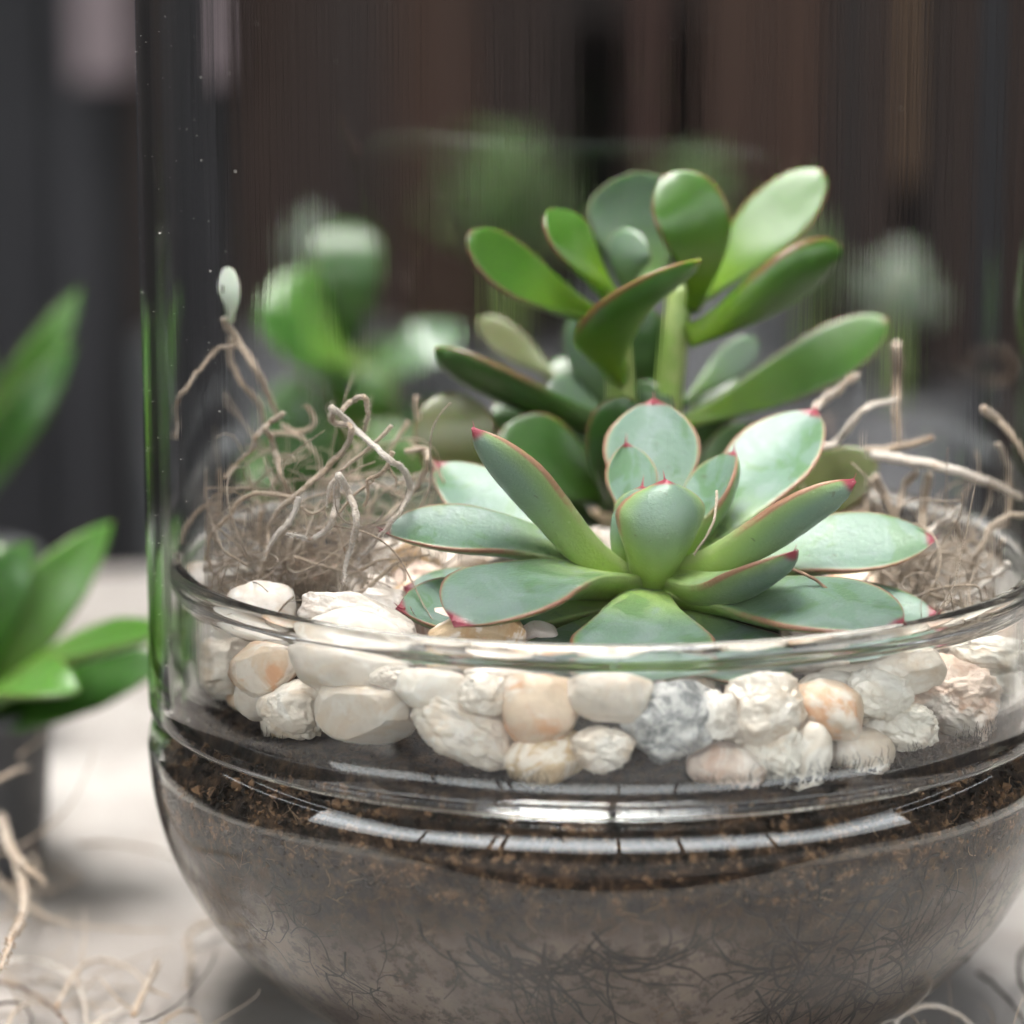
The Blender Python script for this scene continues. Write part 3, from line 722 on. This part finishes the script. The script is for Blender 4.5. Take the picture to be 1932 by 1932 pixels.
jleaf((1400,985,.020),(1530,930,.016),(1655,862,.014),118,H(-.2,-.9,.4),M_jadeolive,label='olive leaf low at the right behind the rosette')
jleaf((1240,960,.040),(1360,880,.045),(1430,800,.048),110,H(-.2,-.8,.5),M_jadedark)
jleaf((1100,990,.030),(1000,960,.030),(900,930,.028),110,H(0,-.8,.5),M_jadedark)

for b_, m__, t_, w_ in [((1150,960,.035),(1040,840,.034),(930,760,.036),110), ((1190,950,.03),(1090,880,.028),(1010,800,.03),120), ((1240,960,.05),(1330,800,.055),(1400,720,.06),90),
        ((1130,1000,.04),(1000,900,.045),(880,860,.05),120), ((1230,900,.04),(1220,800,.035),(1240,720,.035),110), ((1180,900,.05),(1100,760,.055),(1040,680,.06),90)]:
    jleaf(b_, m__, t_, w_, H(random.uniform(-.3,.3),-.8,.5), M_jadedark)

# ------------------------------------------------------------------ Spanish moss
def strand(parent, pts, r, mat, sides=8, name='strand', taper=.55, n=None, inside=True):
    path = catmull(pts, n or max(14, len(pts)*9))
    if inside:
        for i, p in enumerate(path):
            lim = .0945 if p.z > .113 else .0885; q = math.hypot(p.x, p.y)
            if q > lim: path[i] = Vector((p.x*lim/q, p.y*lim/q, p.z))
    sd_ = random.random()*90
    path = [p + Vector((noise.noise(p*300+Vector((sd_,0,0))), noise.noise(p*300+Vector((0,sd_,0))), noise.noise(p*300+Vector((0,0,sd_)))))*.0004 for p in path]
    r *= .86
    vs, fs = [], []; tube(vs, fs, path, lambda t: r*(1-taper*t**2)*(1+.18*noise.noise(Vector((t*14, sd_, 0)))), sides, .22)
    rr = r*1.0
    for i in range(int(len(path)*9)):        # pale scales and hairs standing off the strand
        j = random.randint(1, len(path)-2); p = path[j]; T = (path[j+1]-path[j-1]).normalized()
        q = Vector((random.gauss(0,1), random.gauss(0,1), random.gauss(0,1))); q = (q - T*q.dot(T)).normalized()
        p = p + (path[j+1]-p)*random.random(); b0 = p + q*rr*.75; e = q.cross(T)*(rr*.16)
        k_ = len(vs); vs += [b0+e, b0-e, b0 + q*rr*random.uniform(.35, .8) + T*rr*random.uniform(-.7, .9)]; fs.append((k_, k_+1, k_+2))
    return mesh_obj(name, vs, fs, mat, parent)
def fuzz(vs, fs, c, rx, ry, rz, n, rmin, rmax, lmin, lmax, zmin, inside=.088, curl=.5, keep=.0):
    k = 0; tries = 0
    while k < n and tries < n*6:
        tries += 1
        p = c + Vector((random.gauss(0, rx), random.gauss(0, ry), random.gauss(0, rz)*.9))
        if p.z < zmin: p.z = zmin + random.random()*.006
        if inside and math.hypot(p.x, p.y) > inside: continue
        d = Vector((random.gauss(0,1), random.gauss(0,1), random.gauss(0,.7))).normalized()
        ax = Vector((random.gauss(0,1), random.gauss(0,1), random.gauss(0,1))).normalized(); w = random.uniform(-curl, curl)
        m_ = random.randint(8, 14); st = random.uniform(lmin, lmax)/m_; pts = [p.copy()]; ok = True
        for i in range(m_):
            d = (Matrix.Rotation(w, 3, ax) @ d); w += random.uniform(-.12, .12)
            d = (d + Vector((0, 0, -.05))).normalized()
            q = pts[-1] + d*st
            if q.z < zmin: q.z = zmin; d.z = abs(d.z)*.4
            if inside and math.hypot(q.x, q.y) > inside: 
                q = Vector((q.x*inside/math.hypot(q.x, q.y), q.y*inside/math.hypot(q.x, q.y), q.z))
            pts.append(q)
        if keep and any((q-EC).length < keep for q in pts): continue
        r = random.uniform(rmin, rmax)
        tube(vs, fs, catmull(pts, len(pts)*2), lambda t: r*(1-.5*t), 5, .2); k += 1
def cL(cx, cy, Y): return W(283+.3905*cx, 471.5+.3905*cy, Y)
mossL = thing('moss_tuft', 'tangled tuft of dry tan moss with long arching strands, left of the rosette', 'moss', (-.055, -.01, .098), 'tufts of dry moss')
LS = [
 ([(885,750),(1000,860),(1150,1000),(1230,1060),(1262,1160),(1200,1280),(1080,1420),(1010,1490)], -.036, .00085, M_mosslight, .006),
 ([(930,775),(985,722),(1045,715),(1055,790),(1040,880)], -.030, .0007, M_moss, .004),
 ([(890,770),(895,825),(980,850),(960,930),(860,1050),(740,1160),(620,1270),(580,1350),(570,1480),(545,1600)], -.030, .0008, M_moss, .004),
 ([(1175,845),(1110,910),(1040,970),(940,1050),(890,1085)], -.034, .00055, M_moss, .0),
 ([(915,1085),(885,1130),(870,1180),(865,1240)], -.040, .0005, M_mosslight, .0),
 ([(915,1090),(908,1200),(895,1290),(860,1350),(780,1392),(680,1370)], -.042, .0008, M_mosslight, .004),
 ([(925,1085),(975,1180),(1005,1290),(990,1400),(955,1520),(947,1612)], -.044, .00085, M_mosslight, .004),
 ([(1182,970),(1150,1040),(1110,1090),(1060,1110),(1058,1180),(1040,1240)], -.038, .0006, M_moss, .0),
 ([(1150,1020),(1185,1090),(1190,1150)], -.036, .0003, M_moss, .0),
 ([(645,783),(570,840),(520,900),(500,960),(420,1030),(370,1100)], -.018, .0007, M_moss, .006),
 ([(66,905),(95,820),(160,700),(250,560),(330,475),(420,455)], -.010, .0007, M_moss, .01),
 ([(350,330),(420,440),(500,560),(560,680),(610,800)], .004, .0010, M_moss, .004),
 ([(385,420),(380,520),(440,640),(520,740),(540,860)], .008, .0008, M_moss, .004),
 ([(560,850),(610,960),(640,1080),(690,1195)], -.020, .0008, M_moss, .006),
 ([(690,1190),(560,1175),(460,1200),(390,1290),(320,1360),(290,1450),(280,1560)], -.026, .00065, M_moss, .0),
 ([(1240,965),(1330,960),(1345,1010),(1310,1110),(1260,1180),(1120,1300)], -.010, .0007, M_moss, .008),
 ([(630,845),(720,880),(790,830),(770,770),(740,750)], .008, .0007, M_moss, .0),
 ([(560,880),(720,900),(800,990),(830,1120)], .005, .0006, M_moss, .0),
 ([(300,1340),(340,1180),(330,1050)], .0, .0007, M_moss, .0),
 ([(150,1420),(180,1320),(260,1240),(340,1220)], -.01, .0006, M_moss, .0),
 ([(730,1190),(690,1290),(600,1400),(560,1500)], -.035, .00075, M_mosslight, .0),
 ([(740,1240),(800,1270),(860,1230),(905,1150)], -.038, .0004, M_moss, .0),
 ([(910,1280),(1010,1170),(1090,1110)], -.036, .0004, M_moss, .0),
 ([(900,1300),(930,1390),(950,1460),(900,1500)], -.034, .0004, M_moss, .0),
 ([(700,1480),(820,1520),(980,1560),(1100,1500),(1200,1490),(1360,1470)], -.030, .00045, M_moss, .0),
 ([(830,1690),(1000,1660),(1120,1580),(1200,1510),(1270,1490)], -.035, .0006, M_moss, .0),
 ([(170,1555),(300,1520),(420,1530)], -.020, .0008, M_mosslight, .0),
 ([(1250,820),(1180,930),(1120,1010)], .008, .0006, M_moss, .0),
 ([(540,1260),(530,1380),(560,1450)], -.02, .0007, M_moss, .0),
 ([(1280,700),(1290,850),(1260,1000)], .02, .0007, M_moss, .0),
]
for pts, Y, r, m_, dy in LS:
    n = len(pts); strand(mossL, [cL(x, y, Y + dy*math.sin(i*2.1)) for i, (x, y) in enumerate(pts)], r, m_)
vs, fs = [], []
fuzz(vs, fs, W(610, 1035, -.010), .017, .012, .007, 300, .00012, .00034, .012, .04, .100, keep=.048)
fuzz(vs, fs, W(560, 1000, .005), .013, .010, .009, 90, .00014, .00034, .015, .035, .100, keep=.048)
o = mesh_obj('fine_strands', vs, fs, M_mossfine, mossL); o['kind'] = 'stuff'
# the pale seed leaf caught on the tallest strand
budm = jade_mat('bud_leaf', (.42, .46, .36), (.46, .52, .44), (.30, .33, .28), .6)
leaf(cL(375, 345, .003), cL(385, 220, .000), cL(352, 85, .003), .0030, .0015, H(-.5,-.85,.1), budm, mossL, P_JADE, T_JADE, .05, 24, 16, name='dried_bud', label='pale drop-shaped dried leaf at the top of the tallest strand')
vs, fs = [], []
tube(vs, fs, [cL(348, 170, -.0020), cL(352, 185, -.0026), cL(350, 205, -.0024)], lambda t: .00028, 8)
mesh_obj('bud_scar', vs, fs, M_root, mossL)

def cR(cx, cy, Y): return W(1414.5+.3173*cx, 613+.3173*cy, Y)
mossR = thing('moss_tuft', 'loose tuft of dry moss right of the rosette, with one thick pale strand', 'moss', (.062, .0, .098), 'tufts of dry moss')
RS = [
 ([(740,770),(900,795),(1100,830),(1300,885),(1500,960),(1700,1040)], .005, .00135, M_mosslight, .002),
 ([(380,510),(450,440),(540,370),(650,290)], .012, .0012, M_mosslight, .0),
 ([(400,740),(520,690),(600,590),(680,500),(780,460),(885,440)], .008, .0010, M_mosslight, .0),
 ([(890,110),(893,300),(885,480),(895,690)], .050, .0015, M_moss, .0),
 ([(1400,490),(1490,560),(1600,680),(1700,840)], .004, .0011, M_moss, .0),
 ([(980,1310),(1110,1200),(1180,1150),(1255,1080)], -.006, .0009, M_mosslight, .0),
 ([(1220,1160),(1280,1290),(1310,1420)], -.004, .0006, M_moss, .0),
 ([(1700,1130),(1560,1130),(1440,1200),(1360,1340),(1310,1480),(1290,1600)], -.008, .0008, M_moss, .0),
 ([(1720,1425),(1560,1435),(1430,1500),(1300,1610),(1150,1690),(1000,1705),(900,1715)], -.020, .0008, M_mosslight, .0),
 ([(780,1430),(900,1480),(1050,1560),(1200,1660)], -.006, .0006, M_moss, .0),
 ([(1075,880),(1045,1050),(1030,1250),(1020,1400),(980,1640)], .006, .0011, M_moss, .0),
 ([(750,900),(800,1000),(850,1100),(890,1220)], .010, .0010, M_moss, .0),
 ([(1000,870),(930,960),(890,1080),(870,1160)], .008, .0010, M_moss, .0),
 ([(690,740),(850,730),(980,700),(1100,660)], .015, .0011, M_moss, .0),
 ([(720,920),(690,1010),(700,1100),(620,1120)], .010, .0009, M_moss, .0),
 ([(930,1500),(1010,1400),(960,1330),(880,1400)], -.002, .0006, M_moss, .0),
 ([(1000,1690),(1150,1600),(1200,1500),(1100,1440)], -.006, .0007, M_mosslight, .0),
 ([(1500,700),(1580,900),(1560,1150),(1500,1400)], .014, .0007, M_moss, .0),
 ([(580,1110),(640,1020),(700,960)], .015, .0008, M_moss, .0),
 ([(1700,1280),(1600,1350),(1580,1500)], .0, .0007, M_moss, .0),
]
for pts, Y, r, m_, dy in RS:
    strand(mossR, [cR(x, y, Y + .004*math.sin(i*1.7)) for i, (x, y) in enumerate(pts)], r, m_)
vs, fs = [], []
fuzz(vs, fs, Vector((.066, .000, .102)), .009, .018, .005, 170, .00015, .0004, .015, .04, .100, .086, keep=.050)
o = mesh_obj('fine_strands', vs, fs, M_mossfine, mossR); o['kind'] = 'stuff'
# dry twigs on the rosette
tw = tag(strand(None, [W(1450,1069,-.050), W(1485,1072,-.052), W(1530,1090,-.053), W(1575,1120,-.056), W(1612,1143,-.060), W(1650,1155,-.058), W(1695,1172,-.054)], .00042, root_mat('twig_brown', (.13, .075, .045), (.26, .17, .11)), 7, 'dry_twig'),
         'thin brown twig lying across the right front leaves of the rosette', 'twig')
tw = tag(strand(None, [W(1350,924,-.042), W(1349,960,-.046), W(1338,1000,-.048), W(1308,1046,-.046)], .00038, M_moss, 7, 'dry_twig'),
         'short upright moss fibre stuck between the heart leaves of the rosette', 'twig')

# moss on the table, front left and front right
mossT = thing('moss_tuft', 'wispy dry moss lying on the table in the lower left corner', 'moss', Wz(120, 1850, .0005), 'tufts of dry moss')
def cT(cx, cy, z): return Wz(.4999*cx, 966+.4999*cy, z)
TS = [
 ([(-60,1700),(60,1690),(150,1700),(250,1740),(300,1800),(325,1900),(320,2000)], .006, .0006, M_mosslight),
 ([(-60,1760),(20,1775),(120,1815),(200,1870),(250,1932),(290,2010)], .008, .0006, root_mat('dark_strand', (.09, .06, .045), (.2, .15, .11))),
 ([(300,1990),(380,1925),(450,1890),(530,1862)], .003, .0007, M_mosslight),
 ([(530,1930),(600,1900),(680,1850),(750,1780),(795,1710),(817,1645)], .012, .00022, M_root),
 ([(0,1150),(40,1270),(80,1370),(90,1500),(50,1600),(0,1730)], .030, .0014, M_moss),
 ([(10,1230),(90,1330),(170,1400)], .030, .0012, M_moss),
 ([(-20,1020),(30,990),(110,960)], .045, .0007, M_moss),
 ([(70,920),(110,890),(150,860),(150,830)], .045, .0005, M_moss),
 ([(210,1870),(300,1720),(400,1690),(500,1730),(560,1790),(640,1830)], .010, .0005, M_moss),
 ([(850,1530),(760,1560),(710,1610),(720,1700),(700,1790)], .004, .0008, M_moss),
 ([(500,1900),(560,1780),(600,1690)], .012, .0009, M_moss),
 ([(600,1940),(680,1885),(740,1890),(760,1960)], .006, .0006, M_moss),
 ([(-20,1860),(60,1850),(110,1880),(120,1960)], .006, .0004, M_root),
 ([(20,1960),(60,1880),(140,1850),(230,1870)], .006, .0005, M_moss),
]
for pts, z, r, m_ in TS: strand(mossT, [cT(x, y, z + .002*math.sin(i*1.9)) for i, (x, y) in enumerate(pts)], r, m_, inside=False)
vs, fs = [], []
fuzz(vs, fs, cT(40, 1870, .004), .009, .02, .003, 18, .00012, .00035, .015, .04, .0005, None)
fuzz(vs, fs, cT(40, 1480, .010), .007, .02, .006, 14, .0003, .0006, .02, .05, .0005, None)
fuzz(vs, fs, cT(560, 1900, .003), .010, .02, .002, 9, .00015, .00035, .015, .04, .0005, None)
o = mesh_obj('fine_strands', vs, fs, M_mossfine, mossT); o['kind'] = 'stuff'
mossB = thing('moss_tuft', 'few curled moss strands on the table in the lower right corner beside the bowl', 'moss', Wz(1800, 1920, .0005), 'tufts of dry moss')
strand(mossB, [Wz(1680,1960,.010), Wz(1700,1915,.014), Wz(1755,1898,.016), Wz(1810,1915,.014), Wz(1850,1960,.010)], .0009, M_mosslight, inside=False)
strand(mossB, [Wz(1845,1836,.004), Wz(1880,1862,.006), Wz(1915,1900,.006), Wz(1940,1950,.004)], .0005, M_root, inside=False)
strand(mossB, [Wz(1960,1770,.008), Wz(1928,1800,.010), Wz(1925,1850,.010), Wz(1950,1900,.006)], .0006, M_root, inside=False)
vs, fs = [], []
fuzz(vs, fs, Wz(1800, 1990, .004), .008, .01, .002, 18, .00015, .0004, .01, .03, .0005, None)
o = mesh_obj('fine_strands', vs, fs, M_mossfine, mossB); o['kind'] = 'stuff'

# ------------------------------------------------------------------ neighbours on the table and beyond, out of focus
M_alo = jade_mat('fresh_green_leaf', (.11, .20, .028), (.05, .125, .02), (.095, .165, .06), .3)
M_alo2 = jade_mat('deep_green_leaf', (.03, .085, .01), (.022, .07, .01), (.06, .12, .04), .3)
M_pot = plain('dark_grey_plastic', (.055, .057, .06), .55, (.075, .075, .078), 20)
PY = .118
pc = Wz(-55, 1628, 0); pc = Vector((pc.x, PY, 0))
pot = thing('potted_succulent', 'bright green long-leaved succulent in a dark grey nursery pot at the left', 'potted plant', pc, 'potted plants on the table')
pr = [(.0005, .001), (.0195, .001), (.0200, .003), (.0228, .040), (.0245, .0405), (.0248, .0455), (.0236, .0458), (.0220, .0400), (.0195, .0395), (.0005, .0395)]
v_, f_ = lathe(pr, 48, False); o = mesh_obj('pot', [Vector(v)+pc for v in v_], f_, M_pot, pot)
def pleaf(b, m_, t, w, hint, mat, par=pot, prof=P_BLADE, th=.004, cup=.2):
    s1 = (b[2]-CAM.y)/F
    leaf(W(*b), W(*m_), W(*t), w*(.78 if prof is P_BLADE else .5)*s1, th, hint, mat, par, prof, T_JADE, cup, 18, 14)
pleaf((-40,1330,.115),(120,1235,.085),(330,1190,.070),95,H(0,-.35,.9),M_alo)
pleaf((-30,1350,.115),(120,1305,.100),(325,1240,.095),100,H(-.1,-.6,.6),M_alo2)
pleaf((-60,1350,.10),(30,1290,.07),(150,1305,.058),90,H(.1,-.5,.8),M_alo)
pleaf((-60,1330,.120),(60,1160,.115),(212,985,.125),82,H(.5,-.7,.5),M_alo)
pleaf((-80,1330,.115),(-20,1150,.105),(60,1025,.110),80,H(.4,-.8,.4),M_alo2)
pleaf((-110,1340,.13),(-40,1200,.15),(-10,1020,.17),110,H(.2,-.8,.5),M_alo)
pleaf((-100,1340,.11),(-160,1200,.10),(-260,1080,.10),110,H(.2,-.8,.5),M_alo)
pleaf((-100,1345,.11),(-200,1280,.10),(-330,1230,.10),110,H(.2,-.8,.5),M_alo2)
vs, fs = [], []; tube(vs, fs, [Vector((pc.x, PY, .036)), Vector((pc.x, PY, .052))], .006, 10); mesh_obj('stem', vs, fs, M_stem, pot)

# taller plant behind it, at the left edge
q = Wz(-120, 1420, 0); 
tall = thing('potted_succulent', 'tall green plant at the left edge whose slanting leaves stand above the other potted one', 'potted plant', (q.x, q.y, 0), 'potted plants on the table')
v_, f_ = lathe([(a_*1.3, b_*1.3) for a_, b_ in pr], 48, False); mesh_obj('pot', [Vector(v)+Vector((q.x, q.y, 0)) for v in v_], f_, M_pot, tall)
qy = q.y
pleaf((-120,980,qy),(20,760,qy-.01),(150,545,qy),58,H(.5,-.8,.2),M_alo,tall)
pleaf((-120,1010,qy),(0,840,qy-.02),(140,650,qy-.01),58,H(.5,-.6,.5),M_alo2,tall)
pleaf((-120,1000,qy),(-160,760,qy),(-260,600,qy),96,H(.5,-.6,.5),M_alo,tall)
pleaf((-120,1000,qy),(-90,760,qy+.02),(-60,560,qy+.03),96,H(.5,-.6,.5),M_alo2,tall)
stem([Vector((q.x, q.y, .05)), W(-125, 1150, qy), W(-120, 960, qy)], .005, .004, tall)

# jade plant in a pot behind the glass
b3 = Wz(600, 1225, 0); b3 = Vector((b3.x, .31, 0)); b3.x = W(610, 1000, .31).x
jb = thing('potted_jade', 'blurred bright green jade plant standing on the table behind the glass, left of centre', 'potted plant', b3, 'potted plants on the table')
v_, f_ = lathe([(a_*1.5, b_*1.25) for a_, b_ in pr], 48, False); mesh_obj('pot', [Vector(v)+b3 for v in v_], f_, M_pot, jb)
B3 = .31
def bj(b, m_, t, w, hint, mat): pleaf(b, m_, t, w, hint, mat, jb, P_JADE, .004, .05)
bj((630,680,B3),(622,530,B3-.01),(616,418,B3),160,H(.1,-1,-.12),M_alo2)
bj((680,720,B3-.01),(560,620,B3-.03),(455,530,B3-.03),200,H(-.1,-.6,.8),M_alo)
bj((650,710,B3),(750,665,B3-.02),(850,610,B3-.01),110,H(-.25,-.75,.6),M_jadegrey)
bj((640,740,B3-.02),(530,660,B3-.04),(425,580,B3-.04),120,H(.4,-.5,.75),M_alo2)
bj((640,760,B3+.01),(690,700,B3+.03),(720,640,B3+.04),100,H(0,-.98,0),M_jadedark)
bj((620,920,B3-.01),(530,820,B3-.02),(440,750,B3-.02),170,H(0,-.8,.5),M_alo2)
bj((640,940,B3-.01),(750,850,B3-.02),(820,760,B3-.01),170,H(0,-.8,.5),M_alo2)
bj((630,870,B3),(640,780,B3-.02),(660,690,B3-.02),170,H(0,-.9,.3),M_jade)
bj((600,1000,B3),(480,920,B3-.02),(400,850,B3-.01),150,H(0,-.8,.5),M_jade)
bj((640,1000,B3),(730,920,B3-.02),(820,900,B3-.01),150,H(0,-.8,.5),M_jade)
bj((600,960,B3),(560,880,B3-.03),(510,800,B3-.03),150,H(0,-.9,.3),M_alo2)
bj((660,980,B3),(690,900,B3-.03),(720,800,B3-.03),150,H(0,-.9,.3),M_jade)
stem([b3+Vector((0, 0, .045)), W(630, 950, B3), W(635, 800, B3), W(645, 660, B3)], .007, .004, jb)

# pale succulents on a low shelf in front of the fence
M_pale = jade_mat('pale_grey_green_leaf', (.15, .19, .12), (.21, .25, .19), (.27, .30, .26), .1)
M_paledim = jade_mat('dim_green_leaf', (.06, .11, .035), (.10, .15, .06), (.15, .19, .10), .1)
def bgplant(px, py, Y, rad, n, mat, label, flat=.7, lw=.5):
    c = W(px, py, Y); g = thing('background_succulent', label, 'succulent', (c.x, c.y, -.76), 'blurred plants in front of the fence')
    s1 = (Y-CAM.y)/F; Rr = rad*s1
    v_, f_ = lathe([(.001, -.75), (.05, -.75), (.065, c.z-Rr*1.0-.02), (.06, c.z-Rr-.015), (.001, c.z-Rr-.02)], 32, False)
    mesh_obj('pot', [Vector(v)+Vector((c.x, c.y, 0)) for v in v_], f_, M_pot, g)
    vs, fs = [], []; tube(vs, fs, [Vector((c.x, c.y, c.z-Rr-.03)), Vector((c.x, c.y, c.z))], .008, 8); mesh_obj('stem', vs, fs, M_stem, g)
    for i in range(n):
        az = i*137.5; el = 5 + 75*(i/n)
        d = dirv(az, el); d.z *= flat; L = Rr*random.uniform(.8, 1.1)
        p0 = c - Vector((0, 0, Rr*.3)); p2 = p0 + d*L; nn = Vector((-d.x, -d.y, 1))
        leaf(p0, (p0+p2)/2 - Vector((0, 0, L*.05)), p2, L*lw*.5, .006, nn, mat, g, P_JADE, T_JADE, .2, 12, 10)
bgplant(1775, 540, .95, 150, 16, M_pale, 'pale grey-green succulent far behind, blurred at the right', .8, .7)
bgplant(1325, 350, 1.05, 115, 12, M_paledim, 'dull green succulent far behind, blurred above the jade plant', 1.0, .6)
bgplant(500, 470, .95, 105, 12, M_pale, 'pale blurred succulent far behind the left jade plant', .9, .6)
bgplant(940, 400, 1.1, 200, 18, M_paledim, 'dark green blurred plant far behind at the centre of the fence', 1.1, .4)
bgplant(1560, 500, 1.05, 120, 14, M_paledim, 'dim olive blurred plant far behind, left of the pale grey-green one', 1.1, .5)

# fine dust on the outside of the cylinder, mostly near its left flank
vs, fs = [], []
for k in range(170):
    az = random.gauss(-1.15, .22) if k % 3 else random.uniform(-1.3, 1.2)
    z = random.uniform(.09, .24); s = random.uniform(.00002, .00009)*(1.6 if random.random() < .08 else 1); r = .0997
    c = Vector((r*math.sin(az), -r*math.cos(az), z)); b = len(vs)
    for d in ((1,0,0),(-1,0,0),(0,1,0),(0,-1,0),(0,0,1),(0,0,-1)): vs.append(c + Vector(d)*s*random.uniform(.7, 1.5))
    fs += [tuple(b+i for i in f) for f in ((0,2,4),(2,1,4),(1,3,4),(3,0,4),(2,0,5),(1,2,5),(3,1,5),(0,3,5))]
o = mesh_obj('dust_specks', vs, fs, plain('dust', (.7, .68, .62), .8), cyl); o['kind'] = 'stuff'
